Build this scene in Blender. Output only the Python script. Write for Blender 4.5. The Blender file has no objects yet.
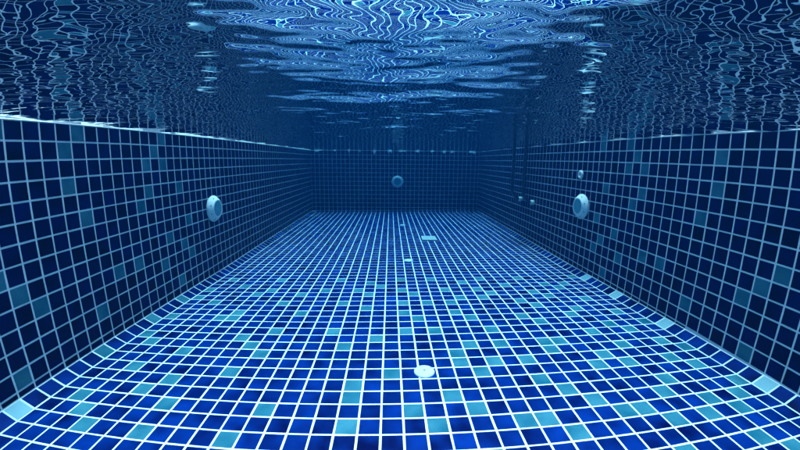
import bpy, bmesh, math, random
import numpy as np
from mathutils import Matrix, Vector

S = 0.1                       # one mosaic tile with its joint is 10 cm
random.seed(5)
rng = np.random.default_rng(11)
scene = bpy.context.scene

# ------------------------------------------------------------------ camera
CAM = dict(pitch=.1873, roll=.0108, yaw=.0293, x=-.6138, y=-11.8272, z=11.291)
def make_camera():
    cd = bpy.data.cameras.new('camera')
    cd.type = 'PANO'                                   # wide underwater dome-port lens with mild barrel
    cd.sensor_fit = 'HORIZONTAL'
    cd.sensor_width = 36.0
    cd.sensor_height = 20.25
    cd.clip_start = 0.01
    cd.clip_end = 500
    c = cd
    c.panorama_type = 'FISHEYE_LENS_POLYNOMIAL'
    c.fisheye_fov = math.pi
    c.fisheye_polynomial_k0 = 0.0
    c.fisheye_polynomial_k1 = -6.63225084e-02
    c.fisheye_polynomial_k2 = 2.73652739e-04
    c.fisheye_polynomial_k3 = 4.09070722e-05
    c.fisheye_polynomial_k4 = -9.77651124e-07
    o = bpy.data.objects.new('camera', cd)
    scene.collection.objects.link(o)
    p, r, y = CAM['pitch'], CAM['roll'], CAM['yaw']
    fw = np.array([math.sin(y)*math.cos(p), math.cos(y)*math.cos(p), -math.sin(p)])
    rt = np.array([math.cos(y), -math.sin(y), 0])
    up = np.cross(rt, fw)
    rt2 = math.cos(r)*rt + math.sin(r)*up
    up2 = -math.sin(r)*rt + math.cos(r)*up
    m = Matrix.Identity(4)
    for i in range(3):
        m[i][0], m[i][1], m[i][2] = rt2[i], up2[i], -fw[i]
    m[0][3], m[1][3], m[2][3] = CAM['x']*S, CAM['y']*S, CAM['z']*S
    o.matrix_world = m
    scene.camera = o
make_camera()

# ------------------------------------------------------------------ light
SUN_EL, SUN_AZ = math.radians(83), math.radians(5)
world = bpy.data.worlds.new("World")
scene.world = world
world.use_nodes = True
wn = world.node_tree.nodes
wl = world.node_tree.links
sky = wn.new('ShaderNodeTexSky')
sky.sky_type = 'NISHITA'
sky.sun_disc = False
sky.sun_elevation = SUN_EL
sky.sun_rotation = SUN_AZ
wl.new(sky.outputs[0], wn['Background'].inputs[0])
wn['Background'].inputs[1].default_value = 0.15

sd = bpy.data.lights.new('sun', 'SUN')
sd.energy = 2.0
sd.angle = math.radians(20)
sd.color = (1.0, 0.97, 0.92)
so = bpy.data.objects.new('sun', sd)
scene.collection.objects.link(so)
dirv = Vector((math.sin(SUN_AZ)*math.cos(SUN_EL), math.cos(SUN_AZ)*math.cos(SUN_EL), math.sin(SUN_EL)))
so.rotation_euler = dirv.to_track_quat('Z', 'Y').to_euler()
so.location = (0, 0, 6)

scene.view_settings.view_transform = 'Standard'
scene.view_settings.look = 'None'
scene.view_settings.gamma = 1
scene.view_settings.use_curve_mapping = False
scene.view_settings.exposure = 2.4
cy = scene.cycles
cy.use_denoising = True
cy.max_bounces = 10
cy.diffuse_bounces = 3
cy.glossy_bounces = 5
cy.transmission_bounces = 4
cy.transparent_max_bounces = 12
cy.volume_bounces = 0
cy.sample_clamp_indirect = 8

# ------------------------------------------------------------------ helpers
def mat(name):
    m = bpy.data.materials.new(name)
    m.use_nodes = True
    return m, m.node_tree.nodes, m.node_tree.links, m.node_tree.nodes['Principled BSDF']

def link(name, me, parent=None):
    o = bpy.data.objects.new(name, me)
    scene.collection.objects.link(o)
    if parent is not None:
        o.parent = parent
    return o

def tag(o, label=None, cat=None, group=None, kind=None):
    if label: o['label'] = label
    if cat: o['category'] = cat
    if group: o['group'] = group
    if kind: o['kind'] = kind
    return o

def empty(name, loc):
    o = bpy.data.objects.new(name, None)
    o.empty_display_size = 0.05
    scene.collection.objects.link(o)
    o.location = loc
    return o

def bm_obj(name, bm, material, parent=None, smooth=True):
    me = bpy.data.meshes.new(name)
    bmesh.ops.recalc_face_normals(bm, faces=bm.faces)
    bm.to_mesh(me); bm.free()
    if smooth:
        for f in me.polygons: f.use_smooth = True
    me.materials.append(material)
    return link(name, me, parent)

def lathe(bm, prof, seg=48, axis=(0, 0, 1), origin=(0, 0, 0)):
    """revolve (radius, height) pairs round an axis"""
    q = Vector((0, 0, 1)).rotation_difference(Vector(axis))
    rings = []
    for r, h in prof:
        if r < 1e-6:
            rings.append([bm.verts.new(Vector(origin) + q @ Vector((0, 0, h)))])
        else:
            rings.append([bm.verts.new(Vector(origin) + q @ Vector((r*math.cos(2*math.pi*k/seg), r*math.sin(2*math.pi*k/seg), h))) for k in range(seg)])
    for a, b in zip(rings, rings[1:]):
        for k in range(seg):
            k2 = (k+1) % seg
            if len(a) == 1 and len(b) == 1: continue
            if len(a) == 1: bm.faces.new((a[0], b[k], b[k2]))
            elif len(b) == 1: bm.faces.new((a[k], a[k2], b[0]))
            else: bm.faces.new((a[k], a[k2], b[k2], b[k]))

def tube(bm, pts, rad, seg=16):
    pts = [Vector(p) for p in pts]
    rings = []
    for i, p in enumerate(pts):
        t = (pts[min(i+1, len(pts)-1)] - pts[max(i-1, 0)]).normalized()
        q = Vector((0, 0, 1)).rotation_difference(t)
        rings.append([bm.verts.new(p + q @ Vector((rad*math.cos(2*math.pi*k/seg), rad*math.sin(2*math.pi*k/seg), 0))) for k in range(seg)])
    for a, b in zip(rings, rings[1:]):
        for k in range(seg):
            bm.faces.new((a[k], a[(k+1) % seg], b[(k+1) % seg], b[k]))
    bm.faces.new(rings[0][::-1]); bm.faces.new(rings[-1])

def box(bm, lo, hi, bevel=0.0):
    vs = [bm.verts.new((x, y, z)) for x in (lo[0], hi[0]) for y in (lo[1], hi[1]) for z in (lo[2], hi[2])]
    fs = [bm.faces.new([vs[i] for i in f]) for f in ((0, 1, 3, 2), (4, 6, 7, 5), (0, 4, 5, 1), (2, 3, 7, 6), (0, 2, 6, 4), (1, 5, 7, 3))]
    if bevel:
        es = list({e for f in fs for e in f.edges})
        bmesh.ops.bevel(bm, geom=es, offset=bevel, segments=2, profile=0.7, affect='EDGES')

# ------------------------------------------------------------------ materials
def make_grout():
    m, n, l, p = mat('white_grout')
    tc = n.new('ShaderNodeTexCoord')
    no = n.new('ShaderNodeTexNoise'); no.inputs['Scale'].default_value = 9; no.inputs['Detail'].default_value = 6
    l.new(tc.outputs['Object'], no.inputs['Vector'])
    cr = n.new('ShaderNodeValToRGB')
    cr.color_ramp.elements[0].position = .3; cr.color_ramp.elements[0].color = (.68, .71, .71, 1)
    cr.color_ramp.elements[1].position = .7; cr.color_ramp.elements[1].color = (.86, .87, .87, 1)
    l.new(no.outputs[0], cr.inputs[0]); l.new(cr.outputs[0], p.inputs['Base Color'])
    p.inputs['Roughness'].default_value = .8
    p.inputs['IOR'].default_value = 1.12
    return m

def make_tile(name, dark, light, fleck=0.0, rough=.22):
    """glazed glass mosaic: colour drifts inside each tile and from tile to tile"""
    m, n, l, p = mat(name)
    tc = n.new('ShaderNodeTexCoord')
    at = n.new('ShaderNodeAttribute'); at.attribute_name = 'tone'
    mul = n.new('ShaderNodeMath'); mul.operation = 'MULTIPLY'; mul.inputs[1].default_value = 37.0
    l.new(at.outputs['Fac'], mul.inputs[0])
    no = n.new('ShaderNodeTexNoise'); no.noise_dimensions = '4D'
    no.inputs['Scale'].default_value = 8.0; no.inputs['Detail'].default_value = 1.5
    l.new(tc.outputs['Object'], no.inputs['Vector']); l.new(mul.outputs[0], no.inputs['W'])
    fine = n.new('ShaderNodeTexNoise'); fine.inputs['Scale'].default_value = 160; fine.inputs['Detail'].default_value = 3
    l.new(tc.outputs['Object'], fine.inputs['Vector'])
    mr = n.new('ShaderNodeMapRange'); mr.inputs[1].default_value = .32; mr.inputs[2].default_value = .68
    l.new(no.outputs[0], mr.inputs[0])
    a1 = n.new('ShaderNodeMath'); a1.operation = 'MULTIPLY_ADD'; a1.inputs[1].default_value = .75
    l.new(mr.outputs[0], a1.inputs[0])
    a0 = n.new('ShaderNodeMath'); a0.operation = 'MULTIPLY_ADD'; a0.inputs[1].default_value = .3; a0.inputs[2].default_value = -.05
    l.new(at.outputs['Fac'], a0.inputs[0]); l.new(a0.outputs[0], a1.inputs[2])
    f1 = n.new('ShaderNodeMath'); f1.operation = 'MULTIPLY_ADD'; f1.inputs[1].default_value = fleck
    f0 = n.new('ShaderNodeMath'); f0.operation = 'SUBTRACT'; f0.inputs[1].default_value = .5
    l.new(fine.outputs[0], f0.inputs[0]); l.new(f0.outputs[0], f1.inputs[0]); l.new(a1.outputs[0], f1.inputs[2])
    cl = n.new('ShaderNodeClamp'); l.new(f1.outputs[0], cl.inputs[0])
    mx = n.new('ShaderNodeMix'); mx.data_type = 'RGBA'
    mx.inputs[6].default_value = (*dark, 1); mx.inputs[7].default_value = (*light, 1)
    l.new(cl.outputs[0], mx.inputs[0]); l.new(mx.outputs[2], p.inputs['Base Color'])
    p.inputs['Roughness'].default_value = rough
    p.inputs['IOR'].default_value = 1.14
    bp = n.new('ShaderNodeBump'); bp.inputs['Strength'].default_value = .15; bp.inputs['Distance'].default_value = .004
    bn = n.new('ShaderNodeTexNoise'); bn.inputs['Scale'].default_value = 22
    l.new(tc.outputs['Object'], bn.inputs['Vector']); l.new(bn.outputs[0], bp.inputs['Height']); l.new(bp.outputs[0], p.inputs['Normal'])
    return m

def plain(name, col, rough=.4, metal=0.0, ior=1.14, var=.12, scale=14):
    m, n, l, p = mat(name)
    tc = n.new('ShaderNodeTexCoord')
    no = n.new('ShaderNodeTexNoise'); no.inputs['Scale'].default_value = scale; no.inputs['Detail'].default_value = 4
    l.new(tc.outputs['Object'], no.inputs['Vector'])
    mx = n.new('ShaderNodeMix'); mx.data_type = 'RGBA'
    mx.inputs[6].default_value = (*[c*(1-var) for c in col], 1); mx.inputs[7].default_value = (*[min(1, c*(1+var)) for c in col], 1)
    l.new(no.outputs[0], mx.inputs[0]); l.new(mx.outputs[2], p.inputs['Base Color'])
    p.inputs['Roughness'].default_value = rough
    p.inputs['Metallic'].default_value = metal
    if not metal: p.inputs['IOR'].default_value = ior
    return m

M_GROUT = make_grout()
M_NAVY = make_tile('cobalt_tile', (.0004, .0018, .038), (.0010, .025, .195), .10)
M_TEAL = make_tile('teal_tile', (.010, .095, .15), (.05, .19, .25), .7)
M_NAVY_SHADED = make_tile('shaded_cobalt_tile', (.0002, .0006, .007), (.0007, .005, .075), .10)  # wall copy of the cobalt tile, the walls' deeper shade put into its colour
M_PALE = make_tile('pale_tile', (.22, .38, .44), (.30, .47, .51), .4)
TILES = [M_GROUT, M_NAVY, M_TEAL, M_PALE, M_NAVY_SHADED]
M_PLASTIC = plain('white_plastic', (.87, .88, .87), .35)
M_IVORY = plain('ivory_plastic', (.58, .60, .58), .45, var=.18, scale=40)
M_LENS = plain('lamp_glass', (.15, .44, .51), .15, ior=1.2)
M_SCREW = plain('screw_steel', (.16, .22, .26), .4, metal=.6)
M_STEEL = plain('stainless_steel', (.10, .12, .15), .30, metal=1.0)
M_RUBBER = plain('white_rubber', (.80, .82, .82), .5)
M_HOLE = plain('dark_opening', (.01, .03, .05), .6)
M_STONE = plain('coping_stone', (.72, .74, .74), .7, var=.25, scale=30)

# ------------------------------------------------------------------ the basin: measures in tiles
XL, XR = -18.8547, 19.8219            # wall faces
FL, FR = -18, 19                      # edges of the flat floor
YB, YN = 66.85, -22.0                 # end wall, near wall
YC = 66.0                             # last floor joint before the end cove
ZW = 13.615                           # joint at the top of the first row of wall tiles
SX, SY, YK = .0099, -.022, 24.0
WATER = ZW + .08                      # still water level, just over that joint
def zf(x, y): return SX*x + SY*min(y, YK)
def zc(x, y): return zf(x, y) + .44   # top of the sloping cove row

class TileSheet:
    """grout sheet with separate raised, bevelled tiles"""
    def __init__(self):
        self.v, self.f, self.m, self.t = [], [], [], []
    def grout(self, *q):
        b = len(self.v)
        self.v += [tuple(np.array(p)*S) for p in q]
        self.f.append(tuple(range(b, b+len(q)))); self.m.append(0); self.t.append(.5)
    def tile(self, q, kind=1, joint=.042, raise_=.016, bev=.016):
        q = [np.array(p, float) for p in q]
        e1, e2 = q[1]-q[0], q[3]-q[0]
        L1, L2 = np.linalg.norm(e1), np.linalg.norm(e2)
        nrm = np.cross(q[1]-q[0], q[3]-q[0]); nrm /= np.linalg.norm(nrm)
        def inset(d, up):
            a, b = d/L1, d/L2
            out = []
            for (s, t), (ds, dt) in zip(((a, b), (1-a, b), (1-a, 1-b), (a, 1-b)), jig):
                s, t = s+ds, t+dt
                out.append((1-s)*(1-t)*q[0] + s*(1-t)*q[1] + s*t*q[2] + (1-s)*t*q[3] + nrm*up)
            return out
        if L1 < .2 or L2 < .2: return
        jig = [(random.uniform(-.007, .007), random.uniform(-.007, .007)) for _ in range(4)]
        jt = joint + random.uniform(-.006, .006)
        tilt = random.uniform(-.003, .003)
        lo = inset(jt, -.01); hi = inset(jt+bev, raise_+tilt)
        b = len(self.v)
        self.v += [tuple(p*S) for p in lo+hi]
        tone = random.random()
        for f in ((4, 5, 6, 7), (0, 1, 5, 4), (1, 2, 6, 5), (2, 3, 7, 6), (3, 0, 4, 7)):
            self.f.append(tuple(b+i for i in f)); self.m.append(kind); self.t.append(tone)
    def build(self, name, parent=None):
        me = bpy.data.meshes.new(name)
        me.from_pydata(self.v, [], self.f)
        for m in TILES: me.materials.append(m)
        me.polygons.foreach_set('material_index', self.m)
        at = me.attributes.new('tone', 'FLOAT', 'FACE')
        at.data.foreach_set('value', self.t)
        me.update()
        return link(name, me, parent)

FLOOR_TEAL = set(tuple(map(int, s.split(','))) for s in (
 "-18,8 -18,11 -18,15 -18,17 -17,1 -17,7 -17,20 -16,0 -16,4 -16,14 -15,-1 -15,18 -14,2 -14,6 -14,11 -13,3 -13,11 -13,12 "
 "-13,16 -12,-1 -12,1 -12,17 -12,20 -11,8 -10,4 -10,7 -10,14 -9,6 -9,9 -9,16 -8,-1 -8,12 -7,1 -7,17 -6,20 -5,9 -5,14 -4,7 "
 "-4,17 -3,0 -3,2 -3,3 -3,13 -3,16 -3,19 -2,8 -2,18 -1,4 0,1 0,9 0,12 0,14 0,17 0,20 1,0 1,11 1,16 2,2 2,9 2,14 3,-2 3,1 "
 "3,5 3,6 3,20 4,4 4,7 4,12 4,14 4,17 5,0 5,5 5,11 5,15 6,0 6,7 6,9 6,19 7,-1 7,3 7,5 7,15 7,17 8,2 8,16 8,20 9,1 9,6 9,7 "
 "9,11 10,0 10,7 10,10 10,14 10,18 11,-3 11,0 11,4 11,13 12,-1 12,5 12,16 12,20 13,1 13,4 13,8 13,11 13,15 14,-1 14,2 14,6 "
 "14,12 14,18 15,-3 15,0 15,9 15,17 16,-1 16,4 16,8 16,14 16,18 17,0 17,3 17,6 17,11 18,1 18,5 18,9 18,20").split())
LEFT_TEAL = {(14,0),(13,1),(12,2),(14,2),(12,4),(11,5),(16,4),(17,7),(14,8),(16,9),(17,10),(10,9),(13,10),(15,12),(8,9),(6,0),(5,1),(1,0),(5,3),(6,5),(1,8),(2,9),(0,7),(6,11),(0,12)}
RIGHT_TEAL = {(19,0),(15,0),(14,1),(15,2),(13,2),(18,4),(13,4),(14,5),(19,7),(16,8),(18,9),(19,10),(15,10),(12,9),(10,9),(17,12),(6,1),(6,3),(7,5),(1,7),(2,8),(3,9),(7,11),(2,12)}
COVE_L = {10: 2, 5: 2, 14: 2, -1: 3}
COVE_R = {0: 3, 8: 3, 14: 3, 19: 3}
r2 = random.Random(3)
for j in range(-22, -3):              # the same scatter of accents goes on under and behind the camera
    for i in range(FL, FR):
        if r2.random() < .16: FLOOR_TEAL.add((i, j))
    for k in range(13):
        if r2.random() < .05: LEFT_TEAL.add((j, k))
        if r2.random() < .05: RIGHT_TEAL.add((j, k))

def build_floor():
    t = TileSheet()
    J0 = int(YN)
    P = lambda x, y: (x, y, zf(x, y))
    for j in range(J0, int(YC)):
        t.grout(P(FL, j), P(FR, j), P(FR, j+1), P(FL, j+1))
        for i in range(FL, FR):
            t.tile((P(i, j), P(i+1, j), P(i+1, j+1), P(i, j+1)), 2 if (i, j) in FLOOR_TEAL else 1)
        a = (XL, j, zc(FL, j)); b = (XL, j+1, zc(FL, j+1))
        t.grout(a, P(FL, j), P(FL, j+1), b); t.tile((a, P(FL, j), P(FL, j+1), b), COVE_L.get(j, 1))
        a = (XR, j, zc(FR, j)); b = (XR, j+1, zc(FR, j+1))
        t.grout(P(FR, j), a, b, P(FR, j+1)); t.tile((P(FR, j), a, b, P(FR, j+1)), COVE_R.get(j, 1))
    for i in range(FL, FR):
        q = (P(i, YC), P(i+1, YC), (i+1, YB, zc(i+1, YB)), (i, YB, zc(i, YB)))
        t.grout(*q); t.tile(q, 1)
    for q in (((XL, YC, zc(FL, YC)), P(FL, YC), (FL, YB, zc(FL, YB)), (XL, YB, zc(FL, YB)+.06)),
              (P(FR, YC), (XR, YC, zc(FR, YC)), (XR, YB, zc(FR, YB)+.06), (FR, YB, zc(FR, YB)))):
        t.grout(*q); t.tile(q, 1)
    o = t.build('pool_floor')
    tag(o, 'blue mosaic pool floor with white joints and scattered turquoise tiles', 'floor', kind='structure')
build_floor()

def body_box(bm, lo, hi):
    box(bm, [c*S for c in lo], [c*S for c in hi])

def build_side_wall(x, sgn, accents, label, top):
    """sgn: +1 when the wall faces +X"""
    t = TileSheet()
    y0, y1 = YN, YB
    xe = FL if sgn > 0 else FR
    def rect(ya, yb, za, zb, za2=None):
        za2 = za if za2 is None else za2
        q = [(x, ya, za), (x, yb, za2), (x, yb, zb), (x, ya, zb)]
        return q if sgn > 0 else [q[1], q[0], q[3], q[2]]
    t.grout(*rect(y0, y1, -1.5, top))
    # the rest of the concrete block behind the face
    xb = x - sgn*2.0
    zt, zb = top, -1.5
    t.grout((x, y0, zt), (x, y1, zt), (xb, y1, zt), (xb, y0, zt))
    t.grout((xb, y0, zb), (xb, y1, zb), (xb, y1, zt), (xb, y0, zt))
    t.grout((x, y0, zb), (xb, y0, zb), (xb, y0, zt), (x, y0, zt))
    t.grout((x, y1, zb), (xb, y1, zb), (xb, y1, zt), (x, y1, zt))
    for j in range(int(y0), 67):
        ya, yb = j, min(j+1, y1)
        for k in range(13):
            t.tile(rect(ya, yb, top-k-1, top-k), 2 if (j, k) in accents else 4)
        za, zb2 = zc(xe, ya), zc(xe, yb)
        if top-13 - max(za, zb2) > .2:
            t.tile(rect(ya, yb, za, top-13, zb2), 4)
    o = t.build('pool_wall')
    tag(o, label, 'wall')
    return o

def coping(parent, o, u, n, length, top, ch):
    """pale stone slabs along the top of a wall, their lower front edge bevelled back by ch;
    o: start point in plan, u: direction along the wall, n: direction into the pool"""
    bm = bmesh.new()
    d = 0.0
    r3 = random.Random(int(length*10+ch*1000))
    while d < length-.01:
        e = min(d+r3.uniform(.5, 2.2), length)
        c = ch*r3.choice((.15, .5, .8, 1.0, 1.15))*r3.uniform(.8, 1.1)
        prof = [(.03, .006), (.03-c, .006+c), (.03-c, .9), (-3, .9), (-3, .006)]
        ring = []
        for t in (d+.01, e-.01):
            ring.append([bm.verts.new(((o[0]+u[0]*t+n[0]*p)*S, (o[1]+u[1]*t+n[1]*p)*S, (top+z)*S)) for p, z in prof])
        for k in range(5):
            bm.faces.new((ring[0][k], ring[0][(k+1) % 5], ring[1][(k+1) % 5], ring[1][k]))
        bm.faces.new(ring[0]); bm.faces.new(ring[1][::-1])
        d = e
    bm_obj('coping', bm, M_STONE, parent, smooth=False)

ZR = ZW+.06
w_left = build_side_wall(XL, 1, LEFT_TEAL, 'navy mosaic pool wall on the left with one round lamp and no ladder', ZW)
coping(w_left, (XL, YN), (0, 1), (1, 0), YB-YN, ZW, .075)
w_right = build_side_wall(XR, -1, RIGHT_TEAL, 'navy mosaic pool wall on the right behind the ladder and the small round fitting', ZR)
coping(w_right, (XR, YN), (0, 1), (-1, 0), YB-YN, ZR, .02)

def build_cross_wall(y, sgn, label):
    t = TileSheet()
    def rect(xa, xb, za, zb):
        q = [(xa, y, za), (xb, y, za), (xb, y, zb), (xa, y, zb)]
        return q if sgn < 0 else [q[1], q[0], q[3], q[2]]
    t.grout(*rect(XL-2, XR+2, -1.5, ZW))
    yb = y - sgn*2
    a, b, zt, z0 = XL-2, XR+2, ZW, -1.5
    t.grout((a, y, zt), (b, y, zt), (b, yb, zt), (a, yb, zt))
    t.grout((a, yb, z0), (b, yb, z0), (b, yb, zt), (a, yb, zt))
    t.grout((a, y, z0), (a, yb, z0), (a, yb, zt), (a, y, zt))
    t.grout((b, y, z0), (b, yb, z0), (b, yb, zt), (b, y, zt))
    for i in range(FL-1, FR+1):
        xa, xb = max(i, XL), min(i+1, XR)
        for k in range(14):
            z1 = ZW-k; z0_ = max(z1-1, zc((xa+xb)/2, y)+.0)
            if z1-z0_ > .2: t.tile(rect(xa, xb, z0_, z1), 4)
    o = t.build('pool_wall')
    tag(o, label, 'wall')
    coping(o, (XL, y), (1, 0), (0, sgn), XR-XL, ZW, .035)
    return o
w_end = build_cross_wall(YB, -1, 'hazy blue mosaic end wall of the pool, farthest from the viewer')

# pale bulges added under the end wall's coping, shaped to catch sunlight as glints
bm = bmesh.new()
for px, w, h in ((320, 9, 2.2), (336, 4, 1.4), (350.5, 2.4, 2.6), (360.5, 2.6, 2.4), (375.6, 4.5, 4.0), (390.6, 4.5, 4.6), (403, 8, 2.4), (417.5, 6, 2.0), (433, 5, 1.8), (445, 5, 2.6), (453, 4, 3.0), (473, 7, 3.4)):
    cx = (px-316.2)/4.33 - 18; w = w/4.33; h = h/4.33
    n, m = 14, 6
    grid = []
    for s in range(n+1):
        u = s/n
        x = cx + (u-.5)*w
        d = max(h*(math.sin(math.pi*u)**.6)*(.7+.45*math.sin(7*u+px)), .02)
        col = []
        for q in range(m+1):
            v = q/m
            bulge = 0.02 + .18*math.sin(math.pi*u)**.5*math.sin(math.pi*min(v*.75+.0, 1))
            if q == m: bulge = .0
            col.append(bm.verts.new((x*S, (YB-bulge)*S, (ZW+.05-d*v)*S)))
        grid.append(col)
    for s in range(n):
        for q in range(m):
            bm.faces.new((grid[s][q], grid[s+1][q], grid[s+1][q+1], grid[s][q+1]))
bm_obj('glint_bulge', bm, M_STONE, w_end)

# ------------------------------------------------------------------ water surface
def build_water():
    nx, ny = 520, 1150
    xs = np.linspace(XL-.16, XR+.16, nx)*S
    ys = np.linspace(YN-.16, YB+.16, ny)*S
    X, Y = np.meshgrid(xs, ys)
    Z = np.zeros_like(X)
    def ripples(count, l0, l1, spread, slope):
        nonlocal Z
        for _ in range(count):
            lam = l0*(l1/l0)**rng.random()
            k = 2*math.pi/lam
            th = rng.normal(math.pi/2, spread)
            Z += slope/k*np.sin(k*(X*math.cos(th)+Y*math.sin(th)) + rng.random()*2*math.pi)
    ripples(40, .14, .65, .38, .0080)                   # swell running along the pool
    ripples(90, .042, .15, 0.7, .0054)                  # small crossing ripples
    V = np.stack([X, Y, Z+WATER*S], -1).reshape(-1, 3)
    idx = np.arange(nx*ny).reshape(ny, nx)
    F = np.stack([idx[:-1, :-1], idx[:-1, 1:], idx[1:, 1:], idx[1:, :-1]], -1).reshape(-1, 4)
    me = bpy.data.meshes.new('water')
    me.vertices.add(len(V)); me.vertices.foreach_set('co', V.astype(np.float32).ravel())
    me.loops.add(F.size); me.loops.foreach_set('vertex_index', F.astype(np.int32).ravel())
    me.polygons.add(len(F)); me.polygons.foreach_set('loop_start', np.arange(0, F.size, 4, dtype=np.int32))
    me.polygons.foreach_set('loop_total', np.full(len(F), 4, dtype=np.int32))
    me.update(calc_edges=True); me.validate()
    me.polygons.foreach_set('use_smooth', np.ones(len(F), dtype=bool))
    m = bpy.data.materials.new('water_surface'); m.use_nodes = True
    n, l = m.node_tree.nodes, m.node_tree.links
    n.clear()
    out = n.new('ShaderNodeOutputMaterial')
    fr = n.new('ShaderNodeFresnel'); fr.inputs['IOR'].default_value = 1.333
    tr = n.new('ShaderNodeBsdfTransparent'); gl = n.new('ShaderNodeBsdfGlossy')
    gl.inputs['Roughness'].default_value = 0.0; gl.inputs['Color'].default_value = (1, 1, 1, 1)
    mx = n.new('ShaderNodeMixShader')
    tc = n.new('ShaderNodeTexCoord')
    no = n.new('ShaderNodeTexNoise'); no.inputs['Scale'].default_value = 18; no.inputs['Detail'].default_value = 0
    bp = n.new('ShaderNodeBump'); bp.inputs['Strength'].default_value = 1.0; bp.inputs['Distance'].default_value = .0006
    l.new(tc.outputs['Object'], no.inputs['Vector']); l.new(no.outputs[0], bp.inputs['Height'])
    l.new(bp.outputs[0], gl.inputs['Normal']); l.new(bp.outputs[0], fr.inputs['Normal'])
    l.new(fr.outputs[0], mx.inputs[0]); l.new(tr.outputs[0], mx.inputs[1]); l.new(gl.outputs[0], mx.inputs[2])
    l.new(mx.outputs[0], out.inputs['Surface'])
    me.materials.append(m)
    o = link('water', me)
    tag(o, 'rippled underside of the water surface mirroring the tiles', 'water', kind='structure')
build_water()

# ------------------------------------------------------------------ lamps
def make_lamp(loc, axis, label, scale=1.0):
    root = empty('pool_lamp', [c*S for c in loc])
    tag(root, label, 'lamp', 'round underwater lamps')
    q = Vector((0, 0, 1)).rotation_difference(Vector(axis))
    # turn so that the local Y stays upright
    ax = Vector(axis).normalized(); up = Vector((0, 0, 1)); side = up.cross(ax).normalized()
    R = Matrix((side, up, ax)).transposed()
    root.rotation_euler = R.to_euler()
    c = S*scale
    bm = bmesh.new()
    lathe(bm, [(1.30*c, 0), (1.34*c, .06*c), (1.34*c, .14*c), (1.30*c, .20*c), (1.18*c, .34*c), (1.02*c, .50*c), (.92*c, .58*c), (.86*c, .60*c), (.80*c, .58*c), (.77*c, .50*c)], 64)
    bm_obj('bezel', bm, M_PLASTIC, root)
    bm = bmesh.new()
    lathe(bm, [(.785*c, .50*c), (.6*c, .555*c), (.35*c, .585*c), (.0, .60*c)], 48)
    lens = bm_obj('lens', bm, M_LENS, root)
    bm = bmesh.new()
    for k in range(-4, 5):                               # moulded ribs over the glass
        z = k*.15*c
        hw = math.sqrt(max((.74*c)**2 - z*z, 0))
        h = .56*c
        box(bm, (-hw, z-.022*c, h-.06*c), (hw, z+.022*c, h+.045*c), bevel=.006*c)
    bm_obj('grille', bm, M_LENS, lens)
    for k in range(8):
        a = 2*math.pi*(k+.5)/8
        bm = bmesh.new()
        rr = 1.12*c
        lathe(bm, [(.0, .10*c), (.085*c, .10*c), (.085*c, .13*c), (.05*c, .15*c), (0, .155*c)], 14, origin=(rr*math.cos(a), rr*math.sin(a), .27*c))
        bm_obj('screw', bm, M_SCREW, root)
    return root
make_lamp((XL+.02, 21.95, 6.5), (1, 0, 0), 'white domed lamp on the left wall, its glass turned right')
make_lamp((XR-.02, 22.35, 6.93), (-1, 0, 0), 'white domed lamp on the right wall below the small round fitting')
make_lamp((1.0, YB-.02, 6.63), (0, -1, 0), 'cyan looking ring lamp alone on the far end wall', 1.04)

# ------------------------------------------------------------------ wall fitting
r = empty('wall_inlet', (XR*S, 23.15*S, 10.28*S))
tag(r, 'small white ring fitting on the right wall above the lamp', 'inlet')
bm = bmesh.new()
lathe(bm, [(.46*S, .0), (.46*S, .08*S), (.40*S, .16*S), (.28*S, .19*S), (.20*S, .17*S), (.19*S, .02*S)], 32, axis=(-1, 0, 0))
bm_obj('flange', bm, M_PLASTIC, r)
bm = bmesh.new()
lathe(bm, [(.20*S, .05*S), (.0, .05*S)], 24, axis=(-1, 0, 0))
bm_obj('opening', bm, M_HOLE, r, smooth=False)
bm = bmesh.new()
lathe(bm, [(.14*S, .0), (.14*S, .10*S), (.08*S, .22*S), (0, .24*S)], 20, axis=(-1, 0, 0), origin=(-.04*S, .0, -.30*S))
bm_obj('nozzle', bm, M_PLASTIC, r)

# ------------------------------------------------------------------ ladder
def build_ladder():
    root = empty('pool_ladder', (XR*S, 37.1*S, 5.8*S))
    tag(root, 'dark steel ladder with two rails and white rubber feet hanging at the right wall', 'ladder')
    ox, oy, oz = XR, 37.1, 5.8
    L = lambda x, y, z: ((x-ox)*S, (y-oy)*S, (z-oz)*S)
    xr = 18.1
    for y in (34.83, 39.36):
        pts = []
        zt = ZW+1.15
        for s in range(9):                              # short bend over the coping at the top
            a = math.pi/2*s/8
            pts.append(L(xr+1.2+1.0*(1-math.sin(a)) - 1.2*1.0 + (0), y, zt + 0) if False else L(xr + (1-math.sin(a))*1.2, y, zt-.6 + math.cos(a)*1.0))
        pts = [L(XR+1.6, y, zt+.4)] + pts
        pts += [L(xr, y, z) for z in np.linspace(zt-1.0, 7.3, 14)]
        for s in range(1, 9):
            a = math.pi/2*.72*s/8
            pts.append(L(xr+1.5*(1-math.cos(a)), y, 7.3-1.5*math.sin(a)))
        end = (XR-.42, y, 5.80)
        pts.append(L(*end))
        bm = bmesh.new(); tube(bm, pts, .215*S)
        bm_obj('rail', bm, M_STEEL, root)
        bm = bmesh.new()
        lathe(bm, [(0, -.04*S), (.30*S, -.04*S), (.36*S, .06*S), (.36*S, .42*S), (.30*S, .50*S), (0, .52*S)], 24, axis=(1, 0, 0), origin=L(XR-.54, y, 5.80))
        bm_obj('rubber_foot', bm, M_RUBBER, root)
    for z in (11.8, 9.6, 7.4):
        bm = bmesh.new()
        a = L(xr-.40, 34.95, z-.10); b = L(xr+.45, 39.24, z+.10)
        box(bm, a, b, bevel=.005)
        bm_obj('tread', bm, M_STEEL, root, smooth=False)
build_ladder()

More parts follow.
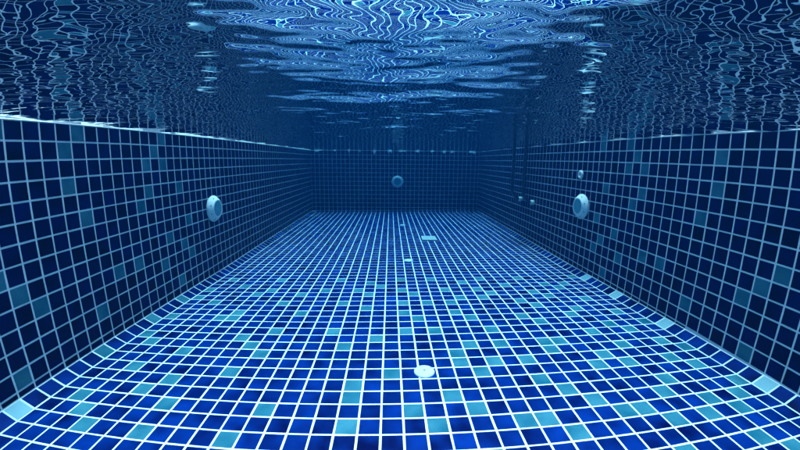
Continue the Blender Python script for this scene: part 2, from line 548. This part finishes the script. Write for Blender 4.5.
# ------------------------------------------------------------------ floor fittings
def floor_inlet(x, y, rad, label):
    root = empty('floor_inlet', (x*S, y*S, (zf(x, y)+.016)*S))
    root.rotation_euler = (math.atan(SY) if y < YK else 0, -math.atan(SX), 0)
    tag(root, label, 'floor inlet', 'white round floor inlets')
    c = rad*S
    bm = bmesh.new()
    lathe(bm, [(c, -.004), (c, .004), (.94*c, .008), (.70*c, .010), (.67*c, .0075), (.63*c, .0075), (.60*c, .0105), (.14*c, .012), (.11*c, .0105)], 48)
    bm_obj('cover', bm, M_IVORY, root)
    bm = bmesh.new()
    lathe(bm, [(.115*c, .0108), (.06*c, .0112), (0, .0114)], 16)
    bm_obj('screw', bm, M_SCREW, root)
    for k in range(4):
        a = k*math.pi/2 + .6
        bm = bmesh.new()
        lathe(bm, [(.055*c, .006), (.055*c, .0098), (0, .0102)], 10, origin=(.81*c*math.cos(a), .81*c*math.sin(a), 0))
        bm_obj('screw', bm, M_SCREW, root)
floor_inlet(1.30, 4.62, .57, 'largest and nearest white round floor inlet, right of centre in the front')
floor_inlet(1.61, 27.3, .53, 'middle white round floor inlet, beyond the turquoise tiles and nearer than the square grate')
floor_inlet(1.70, 50.2, .50, 'farthest small white floor inlet, beyond the square grate')

def build_grate():
    x, y = 5.34, 38.7
    root = empty('drain_grate', (x*S, y*S, (zf(x, y)+.016)*S))
    tag(root, 'pale square drain grate on the floor in front of the ladder', 'drain')
    hx, hy = 1.08*S, 1.25*S
    bm = bmesh.new()
    for lo, hi in (((-hx, -hy, -.002), (hx, -hy+.02, .02)), ((-hx, hy-.02, -.002), (hx, hy, .02)), ((-hx, -hy+.02, -.002), (-hx+.02, hy-.02, .0195)), ((hx-.02, -hy+.02, -.002), (hx, hy-.02, .0195))):
        box(bm, lo, hi, bevel=.002)
    bm_obj('frame', bm, M_IVORY, root, smooth=False)
    bm = bmesh.new()
    n = 15
    for k in range(n):
        xx = -hx+.024 + (2*hx-.048)*(k+.5)/n
        box(bm, (xx-.0042, -hy+.019, .004), (xx+.0042, hy-.019, .018), bevel=.001)
    bm_obj('grille', bm, M_IVORY, root, smooth=False)
    bm = bmesh.new()
    box(bm, (-hx+.02, -hy+.02, -.001), (hx-.02, hy-.02, .002))
    bm_obj('sump', bm, M_HOLE, root, smooth=False)
build_grate()

# ------------------------------------------------------------------ the blue water body
def build_haze():
    bm = bmesh.new()
    box(bm, ((XL-6)*S, (YN-6)*S, (-1.5-10)*S), ((XR+6)*S, (YB+6)*S, (ZW+2.6)*S))
    m = bpy.data.materials.new('blue_water_haze'); m.use_nodes = True
    n, l = m.node_tree.nodes, m.node_tree.links
    n.clear()
    out = n.new('ShaderNodeOutputMaterial')
    v = n.new('ShaderNodeVolumePrincipled')
    v.inputs['Density'].default_value = 0.5
    v.inputs['Color'].default_value = (0.0004, 0.0090, 0.0330, 1)
    v.inputs['Absorption Color'].default_value = (0.0785, 0.4382, 0.5699, 1)
    v.inputs['Anisotropy'].default_value = .3
    l.new(v.outputs[0], out.inputs['Volume'])
    o = bm_obj('haze', bm, m, smooth=False)
    tag(o, kind='stuff')
    o['label'] = 'blue water that veils the far end of the pool'
    o['category'] = 'haze'
build_haze()
